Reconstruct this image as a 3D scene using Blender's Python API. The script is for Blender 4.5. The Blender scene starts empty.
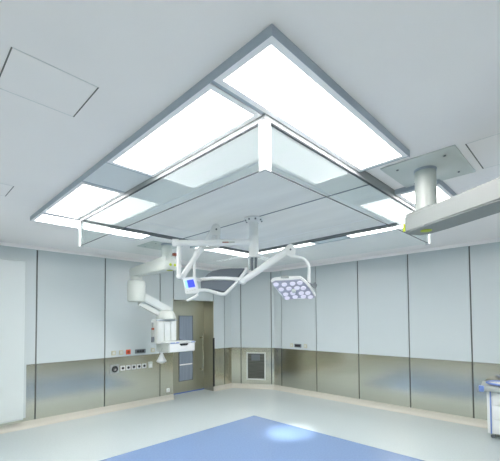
import bpy, bmesh, math, random
from mathutils import Vector, Matrix
random.seed(4)
C = bpy.context.scene.collection
V = Vector

# ------------------------------------------------------------------ materials
def mat(name, col, rough=0.5, metal=0.0, spec=0.5, emit=None, estr=0.0, noise=None, coat=0.0, aniso=0.0):
    m = bpy.data.materials.new(name); m.use_nodes = True
    nt = m.node_tree; b = nt.nodes['Principled BSDF']
    b.inputs['Base Color'].default_value = (*col, 1)
    b.inputs['Roughness'].default_value = rough
    b.inputs['Metallic'].default_value = metal
    b.inputs['Specular IOR Level'].default_value = spec
    b.inputs['Coat Weight'].default_value = coat
    if aniso:
        b.inputs['Anisotropic'].default_value = aniso
    if emit:
        b.inputs['Emission Color'].default_value = (*emit, 1)
        b.inputs['Emission Strength'].default_value = estr
    if noise:                                   # (scale xyz, amount, detail)
        sc, amt, det = noise
        tc = nt.nodes.new('ShaderNodeTexCoord'); mp = nt.nodes.new('ShaderNodeMapping')
        mp.inputs['Scale'].default_value = sc
        nz = nt.nodes.new('ShaderNodeTexNoise'); nz.inputs['Scale'].default_value = 1.0
        nz.inputs['Detail'].default_value = det
        mr = nt.nodes.new('ShaderNodeMapRange')
        mr.inputs['From Min'].default_value = 0.3; mr.inputs['From Max'].default_value = 0.7
        mr.inputs['To Min'].default_value = 1 - amt; mr.inputs['To Max'].default_value = 1 + amt
        mx = nt.nodes.new('ShaderNodeVectorMath'); mx.operation = 'SCALE'
        mx.inputs[0].default_value = col
        L = nt.links.new
        L(tc.outputs['Object'], mp.inputs['Vector']); L(mp.outputs['Vector'], nz.inputs['Vector'])
        L(nz.outputs['Fac'], mr.inputs['Value']); L(mr.outputs['Result'], mx.inputs['Scale'])
        L(mx.outputs['Vector'], b.inputs['Base Color'])
    return m

def glass_mat(name, tint, k, f0):
    """architectural glass: clear pass-through plus a Schlick mirror"""
    m = bpy.data.materials.new(name); m.use_nodes = True
    nt = m.node_tree; nt.nodes.clear(); N = nt.nodes.new; L = nt.links.new
    out = N('ShaderNodeOutputMaterial'); mix = N('ShaderNodeMixShader')
    tr = N('ShaderNodeBsdfTransparent'); gl = N('ShaderNodeBsdfGlossy')
    tr.inputs['Color'].default_value = (*tint, 1)
    gl.inputs['Roughness'].default_value = 0.0; gl.inputs['Color'].default_value = (0.93, 1.0, 1.0, 1)
    lw = N('ShaderNodeLayerWeight'); lw.inputs['Blend'].default_value = 0.5
    pw = N('ShaderNodeMath'); pw.operation = 'POWER'; pw.inputs[1].default_value = 5
    ml = N('ShaderNodeMath'); ml.operation = 'MULTIPLY_ADD'
    ml.inputs[1].default_value = k; ml.inputs[2].default_value = f0
    L(lw.outputs['Facing'], pw.inputs[0]); L(pw.outputs[0], ml.inputs[0])
    L(ml.outputs[0], mix.inputs['Fac']); L(tr.outputs[0], mix.inputs[1]); L(gl.outputs[0], mix.inputs[2])
    L(mix.outputs[0], out.inputs['Surface'])
    return m

LIGHT = 15.0
def diffuser_mat(name, axis):
    m = mat(name, (0.9, 0.9, 0.9), 0.5, emit=(1.0, 0.96, 0.95), estr=LIGHT)
    nt = m.node_tree; L = nt.links.new; N = nt.nodes.new
    tc = N('ShaderNodeTexCoord'); sp = N('ShaderNodeSeparateXYZ'); a = N('ShaderNodeMath'); b = N('ShaderNodeMath'); c = N('ShaderNodeMath')
    a.operation = 'MULTIPLY'; a.inputs[1].default_value = 2 * math.pi / 0.083
    b.operation = 'COSINE'; c.operation = 'MULTIPLY_ADD'; c.inputs[1].default_value = LIGHT * .17; c.inputs[2].default_value = LIGHT
    L(tc.outputs['Object'], sp.inputs[0]); L(sp.outputs[axis], a.inputs[0]); L(a.outputs[0], b.inputs[0]); L(b.outputs[0], c.inputs[0])
    L(c.outputs[0], nt.nodes['Principled BSDF'].inputs['Emission Strength'])
    return m

M = dict(
    ceil=mat('ceiling paint', (0.93, 0.89, 0.88), 0.75, noise=((1.2, 1.2, 1.2), 0.012, 2)),
    panel=mat('pale blue wall glass', (0.535, 0.595, 0.605), 0.26, spec=0.45, noise=((0.5, 0.5, 0.5), 0.015, 1)),
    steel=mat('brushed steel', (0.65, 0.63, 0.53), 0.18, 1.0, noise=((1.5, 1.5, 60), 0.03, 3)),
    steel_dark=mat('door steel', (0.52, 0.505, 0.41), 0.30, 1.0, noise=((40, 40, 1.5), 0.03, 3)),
    joint=mat('dark joint backing', (0.10, 0.11, 0.10), 0.7),
    base=mat('cream cove base', (0.53, 0.52, 0.455), 0.5),
    floor=mat('pale grey green vinyl', (0.42, 0.485, 0.495), 0.30, spec=0.4, noise=((45, 45, 45), 0.05, 4)),
    blue=mat('blue vinyl', (0.155, 0.24, 0.41), 0.26, spec=0.45, noise=((45, 45, 45), 0.06, 4)),
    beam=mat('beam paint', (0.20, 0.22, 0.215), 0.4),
    lampw=mat('lamp white', (0.80, 0.81, 0.805), 0.35),
    slide=mat('pale sliding door', (0.61, 0.665, 0.66), 0.3),
    slide_edge=mat('sliding door edge', (0.50, 0.56, 0.56), 0.4),
    white=mat('white enamel', (0.60, 0.64, 0.63), 0.35),
    offwhite=mat('off white enamel', (0.56, 0.60, 0.565), 0.4),
    bright=mat('bright white plastic', (0.74, 0.76, 0.76), 0.35),
    frame=mat('blue grey canopy frame', (0.40, 0.455, 0.52), 0.45),
    lframe=mat('silver light frame', (0.90, 0.90, 0.92), 0.4),
    rail=mat('anodised rail', (0.24, 0.26, 0.265), 0.45, 0.0),
    blank=mat('canopy blank panel', (0.68, 0.71, 0.735), 0.6),
    screen=mat('airflow fabric', (0.85, 0.84, 0.81), 0.8, noise=((5, 0.9, 1), 0.05, 3)),
    seam=mat('screen seam', (0.20, 0.23, 0.26), 0.6),
    edge=mat('glass edge', (0.03, 0.035, 0.04), 0.6, spec=0.2),
    gasket=mat('dark gasket', (0.05, 0.06, 0.07), 0.5),
    post=mat('aluminium post', (0.40, 0.43, 0.435), 0.35, 0.0),
    diff_x=diffuser_mat('lit diffuser along y', 0), diff_y=diffuser_mat('lit diffuser along x', 1),
    glass=glass_mat('clear skirt glass', (0.965, 0.985, 0.98), 0.44, 0.024),
    pane=mat('grey blue door glass', (0.24, 0.29, 0.36), 0.12, spec=0.6, noise=((60, 1, 1), 0.10, 1)),
    grille=mat('dark grille', (0.11, 0.115, 0.10), 0.35, 0.6, noise=((2, 2, 90), 0.35, 1)),
    black=mat('black plastic', (0.015, 0.015, 0.017), 0.4),
    dgrey=mat('dark grey metal', (0.14, 0.16, 0.18), 0.45),
    mgrey=mat('petal grey', (0.10, 0.12, 0.145), 0.5),
    lgrey=mat('light grey plate', (0.60, 0.63, 0.60), 0.5, noise=((3, 3, 3), 0.03, 2)),
    slot=mat('slot shadow', (0.16, 0.16, 0.15), 0.8),
    hair=mat('hairline seam', (0.70, 0.71, 0.71), 0.8),
    yellow=mat('yellow green marker', (0.40, 0.49, 0.015), 0.5),
    red=mat('red plastic', (0.70, 0.10, 0.04), 0.4),
    rust=mat('dark red indicator', (0.25, 0.045, 0.015), 0.4),
    cream=mat('cream socket', (0.50, 0.475, 0.32), 0.4),
    screen_on=mat('lit blue screen', (0.01, 0.01, 0.2), 0.3, emit=(0.03, 0.05, 1.0), estr=1.1),
    screen_txt=mat('lit screen bar', (0.2, 0.4, 0.45), 0.3, emit=(0.25, 0.5, 0.6), estr=0.5),
    led=mat('lit led lens', (0.74, 0.71, 0.80), 0.2, emit=(0.95, 0.90, 1.0), estr=0.16),
    ledbody=mat('lilac lamp face', (0.42, 0.42, 0.50), 0.3),
    bluetrim=mat('blue plastic', (0.17, 0.26, 0.58), 0.35),
    cart=mat('cart body', (0.76, 0.78, 0.76), 0.4),
    worktop=mat('grey worktop', (0.38, 0.41, 0.40), 0.35),
    film=glass_mat('cloudy film', (0.93, 0.95, 0.96), 0.3, 0.05),
    bag=mat('cloudy bag', (0.50, 0.53, 0.53), 0.35),
)

# ------------------------------------------------------------------ mesh builder
class MB:
    def __init__(s): s.bm = bmesh.new(); s.mi = 0
    def _set(s, faces):
        for f in faces: f.material_index = s.mi
    def box(s, a, b, bev=0.0, rot=0.0, pivot=None):
        a, b = V(a), V(b); c = (a + b) / 2; d = b - a
        r = bmesh.ops.create_cube(s.bm, size=1)
        vs = r['verts']
        for v in vs: v.co = V((v.co.x * d.x, v.co.y * d.y, v.co.z * d.z)) + c
        if rot:
            p = V(pivot) if pivot else c
            bmesh.ops.rotate(s.bm, verts=vs, cent=p, matrix=Matrix.Rotation(rot, 3, 'Z'))
        if bev:
            es = {e for v in vs for e in v.link_edges}
            bmesh.ops.bevel(s.bm, geom=list(es), offset=bev, segments=2, affect='EDGES', profile=0.5)
        return s
    def cyl(s, p, q, r1, r2=None, n=24):
        p, q = V(p), V(q); r2 = r1 if r2 is None else r2
        d = q - p; L = d.length
        m = Matrix.Translation((p + q) / 2) @ d.to_track_quat('Z', 'Y').to_matrix().to_4x4()
        bmesh.ops.create_cone(s.bm, cap_ends=True, segments=n, radius1=r1, radius2=r2, depth=L, matrix=m)
        return s
    def ball(s, c, r, sc=(1, 1, 1), n=16):
        bmesh.ops.create_uvsphere(s.bm, u_segments=n, v_segments=n // 2 + 2, radius=r,
                                  matrix=Matrix.Translation(c) @ Matrix.Diagonal((*sc, 1)))
        return s
    def tube(s, pts, r, n=12, smooth=0):
        pts = [V(p) for p in pts]
        for _ in range(smooth):                     # corner cutting
            q = [pts[0]]
            for a, b in zip(pts, pts[1:]):
                q += [a.lerp(b, 0.25), a.lerp(b, 0.75)]
            pts = q + [pts[-1]]
        rings = []; up = None
        for i, p in enumerate(pts):
            t = (pts[min(i + 1, len(pts) - 1)] - pts[max(i - 1, 0)]).normalized()
            if up is None:
                up = t.orthogonal().normalized()
            else:
                up = (up - t * up.dot(t)).normalized()
            w = t.cross(up)
            rings.append([s.bm.verts.new(p + (up * math.cos(2 * math.pi * k / n) + w * math.sin(2 * math.pi * k / n)) * r) for k in range(n)])
        for a, b in zip(rings, rings[1:]):
            for k in range(n): s.bm.faces.new((a[k], a[(k + 1) % n], b[(k + 1) % n], b[k]))
        s.bm.faces.new(rings[0][::-1]); s.bm.faces.new(rings[-1])
        return s
    def prism(s, c, u, v, n, pts, t0, t1, bev=0.0):
        """outline pts (along u, v) swept along n from t0 to t1"""
        c, u, v, n = V(c), V(u), V(v), V(n)
        a = [s.bm.verts.new(c + u * x + v * y + n * t0) for x, y in pts]
        b = [s.bm.verts.new(c + u * x + v * y + n * t1) for x, y in pts]
        k = len(pts)
        s.bm.faces.new(a[::-1]); s.bm.faces.new(b)
        for i in range(k): s.bm.faces.new((a[i], a[(i + 1) % k], b[(i + 1) % k], b[i]))
        if bev:
            es = {e for w in a + b for e in w.link_edges}
            bmesh.ops.bevel(s.bm, geom=list(es), offset=bev, segments=2, affect='EDGES')
        return s
    def lathe(s, c, prof, n=32):
        c = V(c); rings = []
        for r, z in prof:
            rings.append([s.bm.verts.new(c + V((r * math.cos(2 * math.pi * k / n), r * math.sin(2 * math.pi * k / n), z))) for k in range(n)])
        for a, b in zip(rings, rings[1:]):
            for k in range(n): s.bm.faces.new((a[k], a[(k + 1) % n], b[(k + 1) % n], b[k]))
        s.bm.faces.new(rings[0][::-1]); s.bm.faces.new(rings[-1])
        return s
    def ring(s, x0, x1, y0, y1, w, z0, z1):
        """rectangular frame: outer rectangle, bar width w, no overlaps"""
        s.box((x0, y0, z0), (x1, y0 + w, z1)); s.box((x0, y1 - w, z0), (x1, y1, z1))
        s.box((x0, y0 + w, z0), (x0 + w, y1 - w, z1)); s.box((x1 - w, y0 + w, z0), (x1, y1 - w, z1))
        return s
    def build(s, name, m, parent=None, smooth=True):
        bm = s.bm
        bmesh.ops.recalc_face_normals(bm, faces=bm.faces)
        org = V((0, 0, 0))
        if parent is not None:
            org = V(parent['org']) if 'org' in parent else V((0, 0, 0))
        else:
            xs = [v.co for v in bm.verts]
            mn = V([min(c[i] for c in xs) for i in range(3)]); mx = V([max(c[i] for c in xs) for i in range(3)])
            org = V(((mn.x + mx.x) / 2, (mn.y + mx.y) / 2, mn.z))
        bmesh.ops.translate(bm, verts=bm.verts, vec=-org)
        me = bpy.data.meshes.new(name); bm.to_mesh(me); bm.free()
        for mm in (m if isinstance(m, (list, tuple)) else [m]): me.materials.append(mm)
        if smooth:
            for p in me.polygons: p.use_smooth = True
            try: me.set_sharp_from_angle(angle=math.radians(35))
            except Exception: pass
        o = bpy.data.objects.new(name, me); C.objects.link(o)
        if parent is not None:
            o.parent = parent
            ORG[o.name] = org
        else:
            o.location = org
            ORG[o.name] = org
        return o

ORG = {}
class Thing:
    pass
def thing(name, label, cat, loc, group=None):
    o = bpy.data.objects.new(name, None); C.objects.link(o); o.location = loc
    o.empty_display_size = 0.1
    o['label'] = label; o['category'] = cat
    if group: o['group'] = group
    ORG[o.name] = V(loc)
    return o
def part(mb, name, m, parent, smooth=True, label=None):
    """a child mesh given in world coordinates"""
    org = ORG[parent.name]
    bm = mb.bm
    bmesh.ops.recalc_face_normals(bm, faces=bm.faces)
    bmesh.ops.translate(bm, verts=bm.verts, vec=-org)
    me = bpy.data.meshes.new(name); bm.to_mesh(me); bm.free()
    for mm in (m if isinstance(m, (list, tuple)) else [m]): me.materials.append(mm)
    if smooth:
        for p in me.polygons: p.use_smooth = True
        me.set_sharp_from_angle(angle=math.radians(35))
    o = bpy.data.objects.new(name, me); C.objects.link(o); o.parent = parent
    ORG[o.name] = org
    if label: o['label'] = label
    return o
def tag(o, label, cat, group=None):
    o['label'] = label; o['category'] = cat
    if group: o['group'] = group
    return o
def struct(mb, name, m, smooth=False):
    o = mb.build(name, m, None, smooth); o['kind'] = 'structure'; return o

# ------------------------------------------------------------------ the room
H = 3.0
XW, YW = 6.606, 6.606                 # right wall plane, left wall plane
X0, Y0 = -0.75, -0.80                 # walls behind the photographer
DA, DB = V((6.021, 6.606)), V((6.606, 5.664))   # ends of the short diagonal wall
ZB, ZS = 0.115, 1.03                  # top of cove base, top of steel dado
DX0, DX1, DY, DZ = 4.284, 5.427, 6.98, 2.20     # door recess

# floor: one sheet, blue field under the canopy, tongue into the door recess
bl = (1.46, 4.57, 1.42, 4.41)
f = MB()
xs = [X0, bl[0], bl[1], XW + .15]; ys = [Y0, bl[2], bl[3], YW]
for i in range(3):
    for j in range(3):
        vs = [f.bm.verts.new(p) for p in ((xs[i], ys[j], 0), (xs[i + 1], ys[j], 0), (xs[i + 1], ys[j + 1], 0), (xs[i], ys[j + 1], 0))]
        fc = f.bm.faces.new(vs); fc.material_index = 1 if i == 1 and j == 1 else 0
vs = [f.bm.verts.new(p) for p in ((DX0, YW, 0), (DX1, YW, 0), (DX1, DY + .1, 0), (DX0, DY + .1, 0))]
f.bm.faces.new(vs)
bmesh.ops.remove_doubles(f.bm, verts=f.bm.verts, dist=1e-5)
struct(f, 'floor', [M['floor'], M['blue']])
c = MB(); c.box((X0, Y0, H), (XW + .15, YW + .5, H + .08)); struct(c, 'ceiling', M['ceil'])

def wall(name, P, Q, joints, thick=0.12, zlow=ZB, holes=(), gap=0.011):
    """panelled wall from P to Q (plan points, room on the right hand side of P->Q):
    dark backing, glass panels above a steel dado; joints = distances along the wall;
    holes = (d0, d1, ztop) door openings"""
    P, Q = V((*P, 0)), V((*Q, 0)); d = (Q - P); L = d.length; d.normalize()
    out = V((-d.y, d.x, 0))                 # away from the room
    back = MB()
    cuts = [0.0]
    def slab(mb, a, b, z0, z1, t0, t1):
        pts = [(a, z0), (b, z0), (b, z1), (a, z1)]
        mb.prism(P, d, V((0, 0, 1)), out, pts, t0, t1)
    spans = []; x = 0.0
    for h0, h1, zt in holes:
        spans.append((x, h0, 0.0)); spans.append((h0, h1, zt)); x = h1
    spans.append((x, L, 0.0))
    for a, b, z in spans: slab(back, a, b, z, H, 0.022, thick)
    w = struct(back, name, M['joint'])
    js = [0.0] + sorted(joints) + [L]
    up, lo = MB(), MB()
    for a, b in zip(js, js[1:]):
        g0 = gap if a > 0 else 0.0; g1 = gap if b < L else 0.0
        hole = [h for h in holes if abs(a - h[0]) < 0.05 and abs(b - h[1]) < 0.05]
        if hole:
            slab(up, a + g0, b - g1, hole[0][2], H - 0.055, 0.0, 0.022)
            continue
        slab(up, a + g0, b - g1, ZS, H - 0.055, 0.0, 0.022)
        slab(lo, a + g0, b - g1, ZB, ZS - 0.004, 0.0, 0.022)
    part(up, 'glass_panel', M['panel'], w, False); part(lo, 'steel_panel', M['steel'], w, False)
    return w, P, d, out
def skirting(name, P, Q, breaks=()):
    P, Q = V((*P, 0)), V((*Q, 0)); d = (Q - P); L = d.length; d.normalize(); inn = V((d.y, -d.x, 0))
    s = MB(); x = 0.0
    for b0, b1 in list(breaks) + [(L, L)]:
        if b0 - x > 0.01:
            # coved profile: rises from the floor, curving into the wall
            prof = [(0.0, 0.0), (0.055, 0.0), (0.032, 0.012), (0.016, 0.035), (0.010, 0.07), (0.008, ZB), (0.0, ZB)]
            s.prism(P, inn, V((0, 0, 1)), d, prof, x, b0)
        x = b1
    struct(s, name, M['base'], True)
def cornice(name, P, Q):
    P, Q = V((*P, 0)), V((*Q, 0)); d = (Q - P); L = d.length; d.normalize(); inn = V((d.y, -d.x, 0))
    s = MB(); s.prism(P, inn, V((0, 0, 1)), d, [(-.02, H), (0.012, H), (0.012, H - .015), (0.004, H - .055), (-.02, H - .055)], 0, L)
    struct(s, name, M['ceil'])

LW0 = (X0, YW)
jl = [v - X0 for v in (-0.68, 0.47, 1.612, 2.760, 3.947, DX0, DX1, 5.789)]
wall('wall_left', LW0, DA, jl, holes=[(DX0 - X0, DX1 - X0, DZ)])
skirting('baseboard_left', LW0, DA, [(DX0 - X0, DX1 - X0)]); cornice('trim_1', LW0, DA)
dl = (DB - DA).length
wall('wall_corner', DA, DB, [0.255, 1.043])
skirting('baseboard_corner', DA, DB); cornice('trim_2', DA, DB)
RW1 = (XW, Y0)
wall('wall_right', DB, RW1, [5.664 - v for v in (5.420, 4.408, 3.389, 2.385, 1.394, 0.39, -0.61)])
skirting('baseboard_right', DB, RW1); cornice('trim_3', DB, RW1)
wall('wall_near', RW1, (X0, Y0), [1.0, 2.0, 3.0, 4.0, 5.0, 6.0])
skirting('baseboard_near', RW1, (X0, Y0)); cornice('trim_4', RW1, (X0, Y0))
wall('wall_back', (X0, Y0), LW0, [1.0, 2.0, 3.0, 4.0, 5.0, 6.0])
skirting('baseboard_back', (X0, Y0), LW0); cornice('trim_5', (X0, Y0), LW0)

# door in its recess
d1 = MB(); d1.box((DX0, DY, 0.012), (DX1, DY + .05, DZ + .0), 0.0); 
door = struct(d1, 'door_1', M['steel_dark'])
ORG['door_1'] = ORG[door.name]
j = MB()
j.box((DX0 - .02, YW + .001, 0), (DX0 + .004, DY + .05, DZ)); j.box((DX1 - .004, YW + .001, 0), (DX1 + .02, DY + .05, DZ))
j.box((DX0 - .02, YW + .001, DZ - .004), (DX1 + .02, DY + .05, DZ + .02))
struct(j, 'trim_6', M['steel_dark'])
g = MB(); g.box((4.690, DY - .006, 0.30), (5.060, DY - .001, 1.83)); pn = part(g, 'pane', M['pane'], door)
g = MB(); g.ring(4.668, 5.082, 0, 0, 0, 0, 0) if False else None
for a, b in (((4.670, 0.28), (5.080, 0.30)), ((4.670, 1.83), (5.080, 1.85)), ((4.670, 0.30), (4.690, 1.83)), ((5.060, 0.30), (5.080, 1.83))):
    g.box((a[0], DY - .012, a[1]), (b[0], DY - .001, b[1]))
part(g, 'window_frame', M['dgrey'], door)
g = MB(); g.box((4.692, DY - .010, 0.66), (5.058, DY - .006, 0.69)); part(g, 'glazing_bar', M['lframe'], door)
g = MB(); g.cyl((5.335, DY - .075, 0.44), (5.335, DY - .075, 1.38), 0.016)
for z in (0.52, 1.30):
    g.box((5.30, DY - .082, z - .016), (5.351, DY - .066, z + .016)); g.box((5.285, DY - .082, z - .016), (5.301, DY - .001, z + .016))
part(g, 'door_handle', M['steel'], door)
g = MB(); g.box((DX0 + .01, DY - .012, 0.0), (DX1 - .01, DY - .001, 0.025)); part(g, 'blue_strip', M['bluetrim'], door)  # flat blue strip along the bottom of the door leaf
g = MB(); g.box((DX1 - .022, YW - .018, ZB), (DX1 + .022, YW - .002, 1.30)); o = g.build('edge_guard', M['black']); o['kind'] = 'structure'; o.name = 'trim_7'

# pale sliding door standing proud of the left wall
g = MB(); g.box((0.10, YW - .085, 0.185), (1.425, YW - .040, 2.715), 0.006); sd = struct(g, 'door_2', M['slide'])
g = MB(); g.box((1.425, YW - .070, 0.185), (1.462, YW - .012, 2.745)); g.box((0.0, YW - .098, 2.716), (1.425, YW - .03, 2.75)); part(g, 'edge_profile', M['slide_edge'], sd)
g = MB(); g.box((0.10, YW - .088, 0.165), (1.425, YW - .002, 0.184)); part(g, 'bottom_rail', M['slide_edge'], sd)

# ------------------------------------------------------------------ wall fittings
def facing(center, normal, w, h, t, name, m, label, cat, group=None, rounddia=False, inner=None, bev=.004):
    """a small fitting on a wall: plate plus an optional inner insert (w, h, mat, round)"""
    c = V(center); n = V(normal).normalized(); u = V((0, 0, 1)).cross(n); v = V((0, 0, 1))
    root = thing(name, label, cat, c - v * h / 2, group)
    b = MB()
    if rounddia: b.cyl(c, c + n * t, w / 2)
    else: b.prism(c, u, v, n, [(-w / 2, -h / 2), (w / 2, -h / 2), (w / 2, h / 2), (-w / 2, h / 2)], 0.0, t, bev)
    part(b, 'plate', m, root)
    if inner:
        for (iname, du, dv, iw, ih, im, rd) in inner:
            b = MB(); cc = c + n * (t - .002) + u * du + v * dv
            if rd: b.cyl(cc, cc + n * .006, iw / 2)
            else: b.prism(cc, u, v, n, [(-iw / 2, -ih / 2), (iw / 2, -ih / 2), (iw / 2, ih / 2), (-iw / 2, ih / 2)], 0, .006)
            part(b, iname, im, root)
    return root
nl = (0, -1, 0); yl = YW
facing((2.93, yl, 1.112), nl, .085, .085, .012, 'wall_socket', M['cream'], 'small cream outlet above the dado, first from the left in its row', 'socket', 'cream outlets', inner=[('insert', 0, 0, .05, .05, M['offwhite'], False)])
facing((3.08, yl, 1.113), nl, .085, .085, .012, 'wall_socket', M['cream'], 'small cream outlet just left of the red emergency button', 'socket', 'cream outlets', inner=[('insert', 0, 0, .05, .05, M['offwhite'], False)])
facing((3.229, yl, 1.113), nl, .095, .095, .014, 'emergency_switch', M['red'], 'square red emergency button on the pale wall panel', 'button', inner=[('button', 0, 0, .05, .05, M['rust'], True)])
facing((3.488, yl, 1.110), nl, .235, .085, .014, 'display_panel', M['dgrey'], 'dark wall display strip right of the red button', 'display', inner=[('display_window', -.055 + .055 * i, 0, .042, .045, M['black'], False) for i in (0, 1, 2)])
facing((3.77, yl, 1.113), nl, .085, .085, .012, 'wall_socket', M['cream'], 'small cream outlet right of the dark display strip, beside the pendant', 'socket', 'cream outlets', inner=[('insert', 0, 0, .05, .05, M['offwhite'], False)])
facing((2.952, yl, .800), nl, .175, .175, .014, 'gas_outlet', M['worktop'], 'square metal outlet with large round black socket on steel dado', 'socket', inner=[('socket_face', 0, 0, .125, .125, M['black'], True), ('socket_ring', 0, 0, .06, .06, M['lframe'], True)])
words = ['leftmost', 'second from left', 'middle one', 'second from right', 'rightmost']
for i, x in enumerate((3.115, 3.230, 3.345, 3.460, 3.575)):
    facing((x, yl, .803), nl, .094, .094, .014, 'power_socket', M['bright'], 'white socket with black centre on steel dado, %s of five' % words[i], 'socket', 'row of five white sockets', inner=[('socket_face', 0, 0, .052, .052, M['black'], True)])
facing((3.715, yl, .810), nl, .095, .13, .016, 'light_switch', M['offwhite'], 'white rocker switch plate right of the five sockets', 'switch', inner=[('rocker', 0, -.015, .06, .07, M['bright'], False)])
facing((4.146, yl, .215), nl, .085, .085, .012, 'wall_socket', M['bright'], 'small white outlet low on steel dado beside the door', 'socket', inner=[('insert', 0, 0, .05, .05, M['offwhite'], False)])
nr = (-1, 0, 0)
facing((XW, 5.104, 1.122), nr, .085, .085, .012, 'wall_socket', M['cream'], 'small cream outlet on right wall, left of the black display', 'socket', 'right wall outlets', inner=[('insert', 0, 0, .05, .05, M['offwhite'], False)])
facing((XW, 4.920, 1.122), nr, .20, .085, .014, 'display_panel', M['dgrey'], 'small black display between two outlets on right wall', 'display', inner=[('display_window', 0, 0, .15, .05, M['black'], False)])
facing((XW, 4.703, 1.122), nr, .085, .085, .012, 'wall_socket', M['cream'], 'small cream outlet on right wall, right of the black display', 'socket', 'right wall outlets', inner=[('insert', 0, 0, .05, .05, M['offwhite'], False)])

# return air grille in the diagonal wall
dd = V((DB.x - DA.x, DB.y - DA.y, 0)).normalized(); nin = V((dd.y, -dd.x, 0))
gc = V((DA.x, DA.y, 0)) + dd * 0.648 + V((0, 0, .566))
root = thing('air_grille', 'dark return air grille with steel frame in corner wall dado', 'vent', gc - V((0, 0, .345)))
b = MB()
for (a0, a1, z0, z1) in ((-.245, .245, .315, .345), (-.245, .245, -.345, -.315), (-.245, -.215, -.315, .315), (.215, .245, -.315, .315)):
    b.prism(gc, dd, V((0, 0, 1)), nin, [(a0, z0), (a1, z0), (a1, z1), (a0, z1)], 0, .014)
part(b, 'frame', M['lgrey'], root, False)
b = MB(); b.prism(gc, dd, V((0, 0, 1)), nin, [(-.215, -.315), (.215, -.315), (.215, .315), (-.215, .315)], 0, .004)
part(b, 'grille_plate', M['grille'], root, False)
b = MB(); b.prism(gc, dd, V((0, 0, 1)), nin, [(-.12, .14), (.10, .14), (.10, .29), (-.12, .29)], .004, .010)
part(b, 'filter_cover', M['dgrey'], root, False)

# ------------------------------------------------------------------ laminar flow canopy
FX0, FX1, FY0, FY1 = 1.078, 4.710, 0.920, 4.750
GX0, GX1, GY0, GY1 = 1.490, 4.380, 1.333, 4.290
ZF, ZG = 2.950, 2.631
can = thing('airflow_canopy', 'large square ceiling airflow canopy with glass skirt in room centre', 'canopy', ((GX0 + GX1) / 2, (GY0 + GY1) / 2, ZG))
t = .003
fr = MB()
fr.box((FX0, FY0, ZF), (2.640, FY0 + t, H - .001))
fr.box((3.345, FY0, ZF), (FX1, FY0 + t, H - .001))
fr.box((FX0, FY0 + t, ZF), (FX0 + t, FY1, H - .001)); fr.box((FX1 - t, FY0 + t, ZF), (FX1, FY1, H - .001))
fr.box((FX0 + t, FY1 - t, ZF), (2.537, FY1, H - .001)); fr.box((3.400, FY1 - t, ZF), (FX1 - t, FY1, H - .001))
part(fr, 'outer_frame', M['frame'], can, False)
# cross bars between the light units
z0, z1 = ZF + .006, H - .001
def cbar(a, b2):
    part(MB().box(a, b2), 'cross_bar', M['frame'], can, False)
for x in (2.618, 3.345): cbar((x, FY0 + t, z0), (x + .022, GY0 - .018, z1))
for x in (2.515, 3.40): cbar((x, GY1 + .040, z0), (x + .022, FY1 - t, z1))
cbar((FX0 + t, 1.316, z0), (GX0 - .014, 1.338, z1)); cbar((FX0 + t, 2.585, z0), (GX0 - .014, 2.607, z1))
cbar((FX0 + t, 3.090, z0), (GX0 - .014, 3.112, z1)); cbar((FX0 + t, 4.304, z0), (GX0 - .014, 4.326, z1))
for y in (1.338, 2.51, 3.05, 4.304): cbar((GX1 + .052, y, z0), (FX1 - t, y + .022, z1))
bp = MB()
bp.box((FX0 + t, 2.608, ZF + .010), (GX0 - .014, 3.089, H - .002)); part(bp, 'blank_panel', M['blank'], can, False)
bp = MB(); bp.box((GX1 + .052, 2.533, ZF + .010), (FX1 - t, 3.049, H - .002)); part(bp, 'blank_panel', M['blank'], can, False)
part(MB().box((GX0, GY1 + .014, ZF + .004), (FX1 - t - .001, GY1 + .038, H - .002)), 'blank_panel', M['blank'], can, False)
part(MB().box((GX1 + .014, GY0, ZF + .004), (GX1 + .050, GY1 + .012, H - .002)), 'blank_panel', M['blank'], can, False)
sc = MB(); sc.box((GX0 + .02, GY0 + .02, ZF + .006), (GX1 - .02, GY1 - .02, H - .002)); scr = part(sc, 'airflow_screen', M['screen'], can, False)
sm = MB(); sm.box((2.925, GY0 + .03, ZF + .001), (2.939, GY1 - .03, ZF + .006)); part(sm, 'screen_seam', M['seam'], scr, False)
sm = MB(); i0 = .42
for (a, b2) in (((GX0 + i0, GY0 + i0), (GX1 - i0, GY0 + i0 + .008)), ((GX0 + i0, GY1 - i0 - .008), (GX1 - i0, GY1 - i0)), ((GX0 + i0, GY0 + i0 + .008), (GX0 + i0 + .008, GY1 - i0 - .008)), ((GX1 - i0 - .008, GY0 + i0 + .008), (GX1 - i0, GY1 - i0 - .008))):
    sm.box((*a, ZF + .003), (*b2, ZF + .006))
part(sm, 'inset_line', M['lframe'], scr, False)
# rails that carry the glass
rl = MB(); rl.ring(GX0 - .012, GX1 + .012, GY0 - .016, GY1 + .012, .018, ZF - .028, H - .001); part(rl, 'glass_rail', M['rail'], can, False)
rl = MB(); rl.ring(GX0 - .008, GX1 + .008, GY0 - .010, GY1 + .008, .016, ZF - .033, ZF - .028); part(rl, 'rail_gasket', M['gasket'], can, False)
gt = .004
for (a, b2) in (((GX0 - gt, GY0 + .03), (GX0 + gt, GY1 - .03)), ((GX1 - gt, GY0 + .03), (GX1 + gt, GY1 - .03)), ((GX0 + .03, GY0 - gt), (GX1 - .03, GY0 + gt)), ((GX0 + .03, GY1 - gt), (GX1 - .03, GY1 + gt))):
    gp = MB(); gp.box((*a, ZG + .006), (*b2, ZF - .033)); p = part(gp, 'glass_panel', M['glass'], can, False)
    if a[0] > 4 or a[1] > 4: continue
    ge = MB(); ge.box((*a, ZG + .002), (*b2, ZG + .006)); part(ge, 'glass_edge', M['edge'], p, False)
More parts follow.
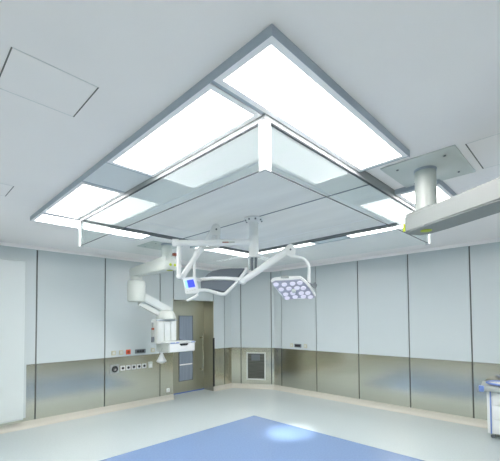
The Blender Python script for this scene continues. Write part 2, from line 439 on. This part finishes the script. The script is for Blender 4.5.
for (x, y, sx, sy) in ((GX0, GY0, 1, 1), (GX1, GY0, -1, 1), (GX0, GY1, 1, -1), (GX1, GY1, -1, -1)):
    po = MB(); w = .040; q = .012
    xa, xb = sorted((x - sx * q, x + sx * w)); ya, yb = sorted((y - sy * q, y + sy * (q * .0)))
    po.box((xa, ya, ZG - .006), (xb, yb, ZF - .026))
    xa, xb = sorted((x - sx * q, x)); ya, yb = sorted((y, y + sy * w))
    po.box((xa, ya, ZG - .006), (xb, yb, ZF - .026))
    part(po, 'corner_post', M['post'], can, False)

# ceiling light units around the canopy
def light_unit(x0, x1, y0, y1, label):
    r = thing('ceiling_light', label, 'ceiling light', ((x0 + x1) / 2, (y0 + y1) / 2, ZF), 'canopy light panels')
    b = MB(); b.ring(x0, x1, y0, y1, .035, ZF + .001, H - .002); part(b, 'frame', M['lframe'], r, False)
    b = MB(); b.box((x0 + .036, y0 + .036, ZF + .006), (x1 - .036, y1 - .036, ZF + .024)); part(b, 'diffuser', M['diff_y' if x1 - x0 > y1 - y0 else 'diff_x'], r, False)
e = .001
light_unit(FX0 + t + e, 2.615, FY0 + t + e, 1.313, 'lit ceiling light at the nearest corner of the canopy, largest in the photo')
light_unit(3.370, FX1 - t - e, FY0 + t + e, 1.313, 'lit ceiling light behind the near boom column at right')
light_unit(FX0 + t + e, GX0 - .014, 1.341, 2.582, 'long lit ceiling light on the left edge, nearer of two beside grey blank panel')
light_unit(FX0 + t + e, GX0 - .014, 3.115, 4.302, 'lit ceiling light on the left edge, beyond the grey blank panel')
light_unit(FX0 + t + e, 2.512, GY1 + .040, FY1 - t - e, 'narrow lit ceiling strip at the far left corner of the canopy')
light_unit(3.425, FX1 - t - e, GY1 + .040, FY1 - t - e, 'thin lit strip on far canopy edge, right of the far boom column')
light_unit(GX1 + .056, FX1 - t - e, 3.075, 4.302, 'thin lit strip on far right canopy edge, behind the surgical lamp arm')
light_unit(GX1 + .056, FX1 - t - e, 1.363, 2.508, 'lit ceiling strip on the right canopy edge, left of the boom beam')

# ------------------------------------------------------------------ ceiling hatches
def hatch(x0, x1, y0, y1, label, slots='x'):
    r = thing('ceiling_hatch', label, 'hatch', ((x0 + x1) / 2, (y0 + y1) / 2, H - .004), 'ceiling access hatches')
    b = MB(); b.box((x0 + .004, y0 + .004, H - .0015), (x1 - .004, y1 - .004, H - .0005)); part(b, 'hatch_panel', M['ceil'], r, False)
    if slots == 'x':
        for x in (x0, x1):
            s_ = MB(); s_.box((x - .003, y0, H - .0022), (x + .003, y1, H - .0005)); part(s_, 'slot', M['slot'], r, False)
        for y in (y0, y1): part(MB().box((x0 + .005, y - .002, H - .0018), (x1 - .005, y + .002, H - .0005)), 'seam', M['hair'], r, False)
    else:
        for y in (y0, y1):
            s_ = MB(); s_.box((x0, y - .004, H - .0022), (x1, y + .004, H - .0005)); part(s_, 'slot', M['slot'], r, False)
        for x in (x0, x1): part(MB().box((x - .0025, y0 + .007, H - .0018), (x + .0025, y1 - .007, H - .0005)), 'seam', M['hair'], r, False)
hatch(.336, .725, 1.842, 2.220, 'square white ceiling hatch with two dark slots, upper left')
hatch(.336, .722, 3.770, 4.134, 'white ceiling hatch at far left edge with one short dark slot showing')
hatch(2.826, 3.400, .06, .600, 'pale ceiling hatch right of the near boom mounting plate', 'y')

# ------------------------------------------------------------------ ceiling booms
def column(root, cx, cy, ztop, zbot, r, plate, cap=True):
    (a, b2) = plate
    m = MB(); m.box((a[0], a[1], H - .012), (b2[0], b2[1], H - .001), 0.003); pl = part(m, 'mounting_plate', M['lgrey'], root)
    for fx in (.18, .82):
        for fy in (.18, .82):
            m = MB(); m.cyl((a[0] + (b2[0] - a[0]) * fx, a[1] + (b2[1] - a[1]) * fy, H - .018), (a[0] + (b2[0] - a[0]) * fx, a[1] + (b2[1] - a[1]) * fy, H - .012), .009, n=12)
            part(m, 'screw', M['dgrey'], pl)
    m = MB(); m.cyl((cx, cy, H - .032), (cx, cy, H - .012), r + .005, n=40); part(m, 'collar', M['frame'], root)
    m = MB(); m.cyl((cx, cy, zbot), (cx, cy, H - .032), r, n=40); part(m, 'column', M['offwhite'], root)

near = thing('ceiling_boom', 'thick white ceiling boom reaching to the right edge from near column', 'boom', (3.055, .945, 2.46))
column(near, 3.055, .945, H, 2.62, .082, ((2.775, .655), (3.405, 1.208)))
u = V((-.5, -.866, 0)); s = V((.866, -.5, 0)); bc = V((3.020, .965, 0))
out = [(-.115, -.07), (-.06, -.118), (.14, -.122), (1.25, -.122), (1.36, -.07), (1.36, .07), (1.25, .122), (.14, .122), (-.06, .118), (-.115, .07)]
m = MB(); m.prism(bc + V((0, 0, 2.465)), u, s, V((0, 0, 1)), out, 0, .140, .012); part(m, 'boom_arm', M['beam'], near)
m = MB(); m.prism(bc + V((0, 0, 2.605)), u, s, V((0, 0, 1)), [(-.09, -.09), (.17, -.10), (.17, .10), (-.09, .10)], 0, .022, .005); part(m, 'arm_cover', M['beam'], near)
m = MB(); m.cyl(bc + u * .05 - s * .01 + V((0, 0, 2.459)), bc + u * .05 - s * .01 + V((0, 0, 2.466)), .042); part(m, 'bottom_marker', M['yellow'], near)
m = MB(); m.prism(bc + V((0, 0, 2.485)), u, s, V((0, 0, 1)), [(-.112, -.098), (-.098, -.110), (-.078, -.106), (-.092, -.090)], 0, .06); part(m, 'end_marker', M['yellow'], near)
m = MB(); e1 = bc + u * 1.22; m.cyl(e1 + V((0, 0, 2.30)), e1 + V((0, 0, 2.465)), .10, n=32); part(m, 'end_joint', M['white'], near)

far = thing('ceiling_boom', 'white ceiling boom and equipment head hanging by the left wall', 'boom', (3.055, 4.91, 1.13))
column(far, 3.055, 4.91, H, 2.70, .088, ((2.78, 4.86), (3.34, 5.40)))
m = MB(); m.prism(V((0, 0, 2.555)), V((1, 0, 0)), V((0, 1, 0)), V((0, 0, 1)), [(2.955, 4.80), (3.01, 4.76), (3.12, 4.76), (3.165, 4.80), (3.155, 6.02), (3.10, 6.10), (3.01, 6.10), (2.955, 6.02)], 0, .15, .012)
part(m, 'boom_arm', M['offwhite'], far)
m = MB(); m.prism(V((2.90, 0, 0)), V((0, 1, 0)), V((0, 0, 1)), V((1, 0, 0)), [(4.80, 2.698), (6.00, 2.698), (4.95, 2.775), (4.80, 2.775)], .07, .24); part(m, 'arm_cover', M['offwhite'], far)
for x in (3.03, 3.11):
    m = MB(); m.cyl((x, 4.752, 2.635), (x, 4.762, 2.635), .022); part(m, 'end_marker', M['yellow'], far)
m = MB(); m.cyl((3.06, 4.83, 2.549), (3.06, 4.83, 2.556), .05); part(m, 'bottom_marker', M['yellow'], far)
m = MB(); m.box((3.125, 4.80, 2.80), (3.19, 4.86, 2.845), .006); part(m, 'indicator', M['rust'], far)
m = MB(); m.cyl((3.06, 5.95, 2.48), (3.06, 5.95, 2.555), .105); part(m, 'joint_neck', M['lgrey'], far)
m = MB(); m.lathe((3.06, 5.95, 0), [(.12, 2.08), (.155, 2.10), (.162, 2.15), (.162, 2.42), (.15, 2.47), (.12, 2.49)]); part(m, 'joint_housing', M['offwhite'], far)
a, b2 = V((3.16, 5.93, 2.19)), V((3.76, 5.93, 1.91)); dv = (b2 - a).normalized(); sv = V((0, 1, 0)); nv = dv.cross(sv)
m = MB(); m.prism(a, nv, sv, dv, [(-.075, -.06), (.075, -.06), (.075, .06), (-.075, .06)], 0, (b2 - a).length, .018); part(m, 'spring_arm', M['white'], far)
m = MB(); m.prism(a + V((-.02, 0, -.155)), nv, sv, dv, [(-.035, -.03), (.035, -.03), (.035, .03), (-.035, .03)], -.05, (b2 - a).length * .9, .006); part(m, 'link_rod', M['lgrey'], far)
m = MB(); m.lathe((3.68, 5.945, 0), [(.19, 1.765), (.19, 1.80), (.175, 1.86), (.14, 1.915), (.08, 1.945), (.02, 1.955)]); part(m, 'head_joint', M['offwhite'], far)
m = MB(); m.box((3.42, 5.84, 1.30), (3.86, 6.06, 1.76), .015); hd = part(m, 'equipment_head', M['lgrey'], far)
for i in range(3):
    x = 3.435 + i * .142
    m = MB(); m.box((x, 5.822, 1.345), (x + .118, 5.842, 1.715), .008); part(m, 'front_panel', M['white'], hd)
m = MB(); m.box((3.41, 5.822, 1.735), (3.87, 5.86, 1.752)); part(m, 'head_rail', M['frame'], hd)
m = MB(); m.cyl((3.392, 5.95, 1.36), (3.392, 5.95, 1.70), .018, n=12); part(m, 'side_rail', M['worktop'], hd)
for z in (1.38, 1.46): pass
m = MB(); m.box((3.375, 5.93, 1.33), (3.42, 5.97, 1.43), .004); part(m, 'clamp', M['dgrey'], hd)
m = MB(); m.box((3.375, 5.93, 1.56), (3.42, 5.97, 1.60), .004); part(m, 'clamp', M['rust'], hd)
m = MB(); m.box((3.53, 5.612, 1.132), (4.13, 6.06, 1.300), .010); sh = part(m, 'shelf_box', M['offwhite'], far)
m = MB(); m.box((3.55, 5.598, 1.142), (4.12, 5.613, 1.300), .006); dr = part(m, 'drawer', M['bright'], sh)
m = MB(); m.box((3.77, 5.590, 1.268), (3.96, 5.599, 1.292), .006); m.box((3.79, 5.590, 1.255), (3.94, 5.599, 1.270), .003); part(m, 'handle', M['black'], sh)
m = MB(); m.box((3.515, 5.592, 1.300), (4.145, 6.07, 1.328), .008); tp = part(m, 'shelf_top', M['white'], far)
for x0, x1 in ((3.56, 3.66), (3.68, 3.75), (4.03, 4.11)):
    m = MB(); m.box((x0, 5.586, 1.305), (x1, 5.593, 1.322)); part(m, 'blue_clip', M['bluetrim'], tp)
m = MB(); m.lathe((3.50, 5.80, 0), [(.005, 1.14), (.03, 1.10), (.06, 1.03), (.095, .975), (.085, .955), (.03, .93), (.005, .925)]); o = m.build('hanging_bag', M['bag']); tag(o, 'small cloudy plastic bag hanging below the boom shelf', 'bag')
# small hook tying the bag to the shelf box
m = MB(); m.tube([(3.50, 5.80, 1.135), (3.50, 5.80, 1.20), (3.535, 5.80, 1.22)], .006, 8); part(m, 'hook', M['worktop'], far)

# ------------------------------------------------------------------ surgical lights
n = V((.712, .701, 0)); hr = V((.701, -.713, 0))
HX, HY = 2.945, 2.828
lamp = thing('surgical_light', 'white twin headed surgical light on central pole under the canopy', 'surgical light', (HX, HY, 2.05))
m = MB(); m.lathe((HX, HY, 0), [(.065, 2.905), (.10, 2.932), (.118, 2.938), (.118, 2.950)]); fl = part(m, 'ceiling_flange', M['lampw'], lamp)
for k in range(8):
    a = k * math.pi / 4 + .2
    m = MB(); m.cyl((HX + .098 * math.cos(a), HY + .098 * math.sin(a), 2.918), (HX + .098 * math.cos(a), HY + .098 * math.sin(a), 2.938), .010, n=10); part(m, 'bolt', M['dgrey'], fl)
m = MB(); m.cyl((HX, HY, 2.745), (HX, HY, 2.91), .056, n=32); m.cyl((HX, HY, 2.74), (HX, HY, 2.745), .051, n=32); m.cyl((HX, HY, 2.50), (HX, HY, 2.74), .058, n=32); m.cyl((HX, HY, 2.485), (HX, HY, 2.50), .075, n=32)
part(m, 'pole', M['lampw'], lamp)
for dx in (-.022, .022):
    m = MB(); q = V((HX, HY, 0)) + hr * dx; m.cyl(q + V((0, 0, 2.33)), q + V((0, 0, 2.49)), .014, n=12); part(m, 'spindle', M['dgrey'], lamp)
# upper arm to the left
A0, A1 = V((HX, HY, 2.660)), V((2.294, 3.486, 2.665))
m = MB(); m.cyl(A0, A1, .043, .036); m.box(A1 - V((.04, .04, .042)), A1 + V((.04, .04, .042)), .01, math.radians(-45)); arm = part(m, 'upper_arm', M['lampw'], lamp)
q = A0.lerp(A1, .26) - n * .0395
for (dx0, dx1, mm) in ((0, .075, 'rust'), (.08, .145, 'worktop')):
    m = MB(); c0 = A0.lerp(A1, .40) - n * .0395 + hr * dx0
    m.prism(c0, hr, V((0, 0, 1)), -n, [(0, -.006), (dx1 - dx0, -.006), (dx1 - dx0, .006), (0, .006)], -.004, .004); part(m, 'marking', M[mm], arm)
m = MB(); m.cyl((2.319, 3.461, 2.275), (2.319, 3.461, 2.63), .027); m.ball((2.319, 3.461, 2.27), .034); part(m, 'drop_tube', M['lampw'], lamp)
sh_ = n * .095
m = MB(); m.cyl(V((2.325, 3.455, 2.29)), V((2.335, 3.445, 2.283)) + sh_, .026)
B0, B1 = V((2.335, 3.445, 2.275)) + sh_, V((2.604, 3.172, 2.84)) + sh_
m.cyl(B0, B1, .032, .036); m.ball(B0, .036); part(m, 'spring_arm', M['lampw'], lamp)
m = MB(); tb = V((2.62, 3.155, 2.845)) + sh_
m.prism(tb, hr, V((0, 0, 1)), n, [(-.055, -.07), (.06, -.07), (.062, .02), (.03, .062), (-.01, .068), (-.05, .03)], -.045, .045, .01)
m.cyl(tb + hr * .03 + V((0, 0, -.07)), tb + hr * .03 + V((0, 0, -.205)), .025); part(m, 'arm_joint', M['lampw'], lamp)
m = MB(); m.cyl(tb + V((0, 0, -.005)) + hr * .012 - n * .047, tb + V((0, 0, -.005)) + hr * .012 - n * .043, .012, n=12); part(m, 'joint_pin', M['dgrey'], lamp)
yk0 = tb + hr * .03 + V((0, 0, -.205))
m = MB(); m.tube([yk0 + V((0, 0, .01)), yk0 - V((0, 0, .015)) - hr * .03, yk0 - hr * .20 - V((0, 0, .02)), V((2.436, 3.342, 2.60)) + sh_, V((2.436, 3.342, 2.26)) + sh_], .019, 12, 2); part(m, 'yoke_tube', M['lampw'], lamp)
# lamp head seen from behind
o0 = V((0, 0, 1.754)); k = 1.035
c1 = o0 + (V((2.710, 3.063, 2.208)) - o0) * k
n1 = V((.717, .359, -.598)); u1 = V((-.447, .894, 0)); v1 = V((.535, .267, .802))
def sc_(pts, f=k): return [(x * f, y * f) for x, y in pts]
yb = V((2.436, 3.342, 2.27)) + sh_; hb = c1 + u1 * .325 + v1 * .027
m = MB(); m.tube([yb + V((0, 0, .01)), yb - V((0, 0, .02)), hb], .018, 10, 1); part(m, 'head_bracket', M['lampw'], lamp)
bar = sc_([(.34, .045), (.176, .050), (.004, .040), (-.139, .022), (-.215, .012), (-.215, -.030), (-.139, -.020), (.004, -.004), (.176, .006), (.34, .006)])
m = MB(); m.prism(c1, u1, v1, n1, bar, -.035, .035, .006); h1 = part(m, 'lamp_head', M['lampw'], lamp)
m = MB(); m.prism(c1, u1, v1, n1, sc_([(.29, .052), (.265, .114), (.211, .162), (.11, .184), (-.034, .186), (-.202, .179), (-.146, .028), (.004, .044), (.176, .054)]), -.022, .03, .004); part(m, 'petal', M['mgrey'], h1)
m = MB(); m.prism(c1, u1, v1, n1, sc_([(.325, .002), (.176, .002), (.004, -.008), (-.13, -.022), (-.03, -.182), (.091, -.150), (.188, -.122), (.285, -.118)]), -.022, .03, .004); part(m, 'petal', M['mgrey'], h1)
m = MB(); m.tube([c1 + u1 * x + v1 * y for x, y in sc_([(-.206, .195), (-.225, .170), (-.159, -.009), (-.045, -.195), (-.030, -.207), (.0, -.207), (.054, -.193), (.182, -.142), (.24, -.132), (.33, -.132)])], .021, 10, 1); part(m, 'petal_rim', M['bright'], h1)
for (x, y) in ((.16, .115), (.0, .11), (-.10, .11), (.17, -.06), (.05, -.09)):
    m = MB(); cc = c1 + u1 * x + v1 * y + n1 * .03; m.cyl(cc, cc + n1 * .008, .04); part(m, 'led', M['led'], h1)
# control screen on the yoke
cs = V((2.419, 3.359, 2.155)) - n * .02
rm = (hr * .97 + V((0, 0, .22))).normalized(); fn = (-n + V((0, 0, -.10))).normalized(); rm = (rm - fn * rm.dot(fn)).normalized(); um = fn.cross(rm) * -1
if um.z < 0: um = -um
m = MB(); m.prism(cs, rm, um, fn, [(-.085, -.085), (.075, -.11), (.085, .09), (-.07, .105)], -.03, .015, .008); mo = part(m, 'monitor', M['bright'], lamp)
m = MB(); m.prism(cs + um * .018, rm, um, fn, [(-.028, -.04), (.052, -.045), (.050, .045), (-.028, .05)], .014, .018); part(m, 'screen', M['screen_on'], mo)
m = MB(); m.prism(cs + um * .018, rm, um, fn, [(-.058, -.038), (-.030, -.04), (-.030, .05), (-.056, .052)], .014, .018); part(m, 'screen_menu', M['screen_txt'], mo)
for i in range(4):
    m = MB(); m.prism(cs - um * .06 + rm * (-.05 + .03 * i), rm, um, fn, [(-.009, -.006), (.009, -.006), (.009, .006), (-.009, .006)], .014, .018); part(m, 'key', M['lgrey'], mo)
m = MB(); m.tube([cs - um * .12 + rm * .06, cs - um * .145 - rm * .0, cs - um * .165 - rm * .085], .016, 10, 1); part(m, 'handle', M['lampw'], mo)
# lower arm to the right
D0, D1 = V((2.852, 2.920, 2.206)), V((3.246, 2.519, 2.590))
m = MB(); m.cyl(D0, D1, .036, .046); part(m, 'spring_arm', M['lampw'], lamp)
m = MB(); m.ball(D0, .045); m.cyl(D0 - n * .05, D0 + n * .05, .03); part(m, 'ball_joint', M['bright'], lamp)
tb = V((3.246, 2.519, 2.58))
m = MB(); m.prism(tb, hr, V((0, 0, 1)), n, [(-.06, -.07), (.055, -.10), (.062, .0), (.03, .055), (-.02, .06), (-.055, .02)], -.045, .045, .01); part(m, 'arm_joint', M['lampw'], lamp)
m = MB(); m.cyl(tb + V((0, 0, -.01)) - n * .047, tb + V((0, 0, -.01)) - n * .043, .012, n=12); part(m, 'joint_pin', M['dgrey'], lamp)
m = MB(); m.tube([(3.25, 2.515, 2.495), (3.315, 2.449, 2.490), (3.375, 2.388, 2.455), (3.402, 2.360, 2.385), (3.402, 2.361, 2.30), (3.401, 2.362, 2.150)], .018, 12, 2); part(m, 'yoke_tube', M['lampw'], lamp)
c2 = V((3.267, 2.498, 2.096)); n2 = V((-.421, -.361, -.832)); u2 = V((.651, -.759, 0)); v2 = V((-.632, -.542, .555))
ol = [(-.264, .153), (-.224, .188), (-.042, .193), (.082, .208), (.143, .136), (.21, .015), (.290, -.155), (.239, -.191), (.091, -.168), (-.029, -.197), (-.103, -.186), (-.153, -.055), (-.213, .042)]
m = MB(); m.prism(c2, u2, v2, n2, ol, -.05, -.004, .012); h2 = part(m, 'lamp_head', M['lampw'], lamp)
m = MB(); m.prism(c2, u2, v2, n2, [(x * .94, y * .92) for x, y in ol], -.006, .004); part(m, 'lamp_face', M['ledbody'], h2)
for (x, y) in [(-.201, .115), (-.105, .112), (-.01, .125), (.072, .138), (-.140, .020), (-.05, .035), (.045, .045), (.118, .040), (-.085, -.075), (.0, -.055), (.10, -.055), (.178, -.055), (-.065, -.150), (.03, -.130), (.13, -.125), (.215, -.135)]:
    m = MB(); cc = c2 + u2 * x + v2 * y + n2 * .003; m.cyl(cc, cc + n2 * .010, .034, .030); part(m, 'led', M['led'], h2)
m = MB(); cc = c2 + n2 * .003; m.cyl(cc + u2 * .01, cc + u2 * .01 + n2 * .03, .03, .02); part(m, 'focus_handle', M['lgrey'], h2)
m = MB(); m.prism(V((3.425, 2.337, 2.13)), hr, V((0, 0, 1)), n, [(-.065, .065), (.045, -.02), (.06, .02), (.04, .06), (.0, .03)], -.02, .03, .003); part(m, 'head_bracket', M['dgrey'], lamp)
m = MB(); rr = c2 + u2 * -.10 + v2 * .20 - n2 * .03; m.cyl(rr - hr * .045, rr + hr * .045, .014, n=12); part(m, 'grip', M['worktop'], h2)

# ------------------------------------------------------------------ trolley by the right wall
ang = math.radians(8)
tr = thing('equipment_trolley', 'white drawer trolley with grey top and blue edges at right wall', 'trolley', (6.25, .75, 0))
pv = (6.04, 1.105, 0)
def tbox(a, b2, bev=.0):
    return MB().box(a, b2, bev, ang, pv)
part(tbox((6.04, .45, .075), (6.46, 1.105, .690), .008), 'body', M['cart'], tr)
for z0, z1 in ((.085, .28), (.29, .485), (.495, .68)):
    d_ = part(tbox((6.025, .48, z0), (6.04, 1.04, z1), .004), 'drawer', M['bright'], tr)
    part(tbox((6.004, .66, z1 - .045), (6.026, .86, z1 - .025), .004), 'handle', M['worktop'], d_)
part(tbox((6.030, 1.052, .075), (6.042, 1.070, .690), .003), 'edge_strip', M['bluetrim'], tr)
part(tbox((5.96, .41, .691), (6.50, 1.175, .758), .010), 'worktop', M['worktop'], tr)
part(tbox((5.940, 1.130, .680), (5.985, 1.195, .768), .012), 'corner_bumper', M['bluetrim'], tr)
for x, y in ((6.10, .51), (6.10, 1.04), (6.40, .51), (6.40, 1.04)):
    p = V((x, y, 0)); p = Matrix.Rotation(ang, 3, 'Z') @ (p - V(pv)) + V(pv)
    m = MB(); m.cyl(p + V((-.015, 0, .03)), p + V((.015, 0, .03)), .03, n=20); cw = part(m, 'castor', M['dgrey'], tr)
    m = MB(); m.box(p + V((-.02, -.018, .05)), p + V((.02, .018, .075))); part(m, 'castor_fork', M['worktop'], cw)
tray = thing('tray', 'white tray with a blue rim on the trolley top', 'tray', (6.235, .80, .758))
m = MB(); m.lathe((0, 0, 0), [(.16, .759), (.205, .764), (.225, .784), (.215, .786), (.195, .774), (.15, .770)])
for v in m.bm.verts: v.co = V((v.co.x * .95 + 6.22, v.co.y * 1.35 + .83, v.co.z))
part(m, 'dish', M['bright'], tray)
m = MB(); m.tube([(6.22 + .214 * math.cos(a * math.pi / 18), .83 + .303 * math.sin(a * math.pi / 18), .789) for a in range(37)], .014, 10); part(m, 'rim', M['bluetrim'], tray)

# ------------------------------------------------------------------ light from the surgical head
sl = bpy.data.lights.new('surgical_beam', 'SPOT'); sl.energy = 340; sl.spot_size = math.radians(20); sl.spot_blend = 1.0; sl.shadow_soft_size = .10
so = bpy.data.objects.new('surgical_beam', sl); C.objects.link(so); so.location = c1 + n1 * .09 - ORG[lamp.name]; so.parent = lamp
tgt = V((4.27, 3.36, 0)) - (c1 + n1 * .09)
so.rotation_euler = tgt.to_track_quat('-Z', 'Y').to_euler()

w = bpy.data.worlds.new('world'); bpy.context.scene.world = w; w.use_nodes = True
w.node_tree.nodes['Background'].inputs['Color'].default_value = (.6, .65, .7, 1); w.node_tree.nodes['Background'].inputs['Strength'].default_value = .3

# ------------------------------------------------------------------ camera
F, CY, yaw, pitch, roll = 345.108, 307.7425, math.radians(44.53468), math.radians(1.88797), math.radians(-.36335)
fw = V((math.cos(yaw) * math.cos(pitch), math.sin(yaw) * math.cos(pitch), math.sin(pitch)))
rt = V((math.sin(yaw), -math.cos(yaw), 0)); up = rt.cross(fw)
r2 = rt * math.cos(roll) + up * math.sin(roll); u2_ = -rt * math.sin(roll) + up * math.cos(roll)
cam = bpy.data.cameras.new('camera'); co = bpy.data.objects.new('camera', cam); C.objects.link(co)
Rm = Matrix((r2, u2_, -fw)).transposed()
co.matrix_world = Matrix.Translation((0, 0, 1.754)) @ Rm.to_4x4()
cam.sensor_fit = 'HORIZONTAL'; cam.sensor_width = 36; cam.lens = 36 * F / 500
cam.shift_y = (CY - 230.5) / 500; cam.clip_start = .02
sn = bpy.context.scene; sn.camera = co
sn.view_settings.view_transform = 'Standard'; sn.view_settings.look = 'None'
sn.view_settings.gamma = 1; sn.view_settings.use_curve_mapping = False
sn.view_settings.exposure = 1.09
sn.cycles.max_bounces = 14; sn.cycles.diffuse_bounces = 8; sn.cycles.glossy_bounces = 6; sn.cycles.transparent_max_bounces = 16
sn.cycles.use_denoising = True; sn.cycles.sample_clamp_indirect = 5; sn.cycles.sample_clamp_direct = 3.0
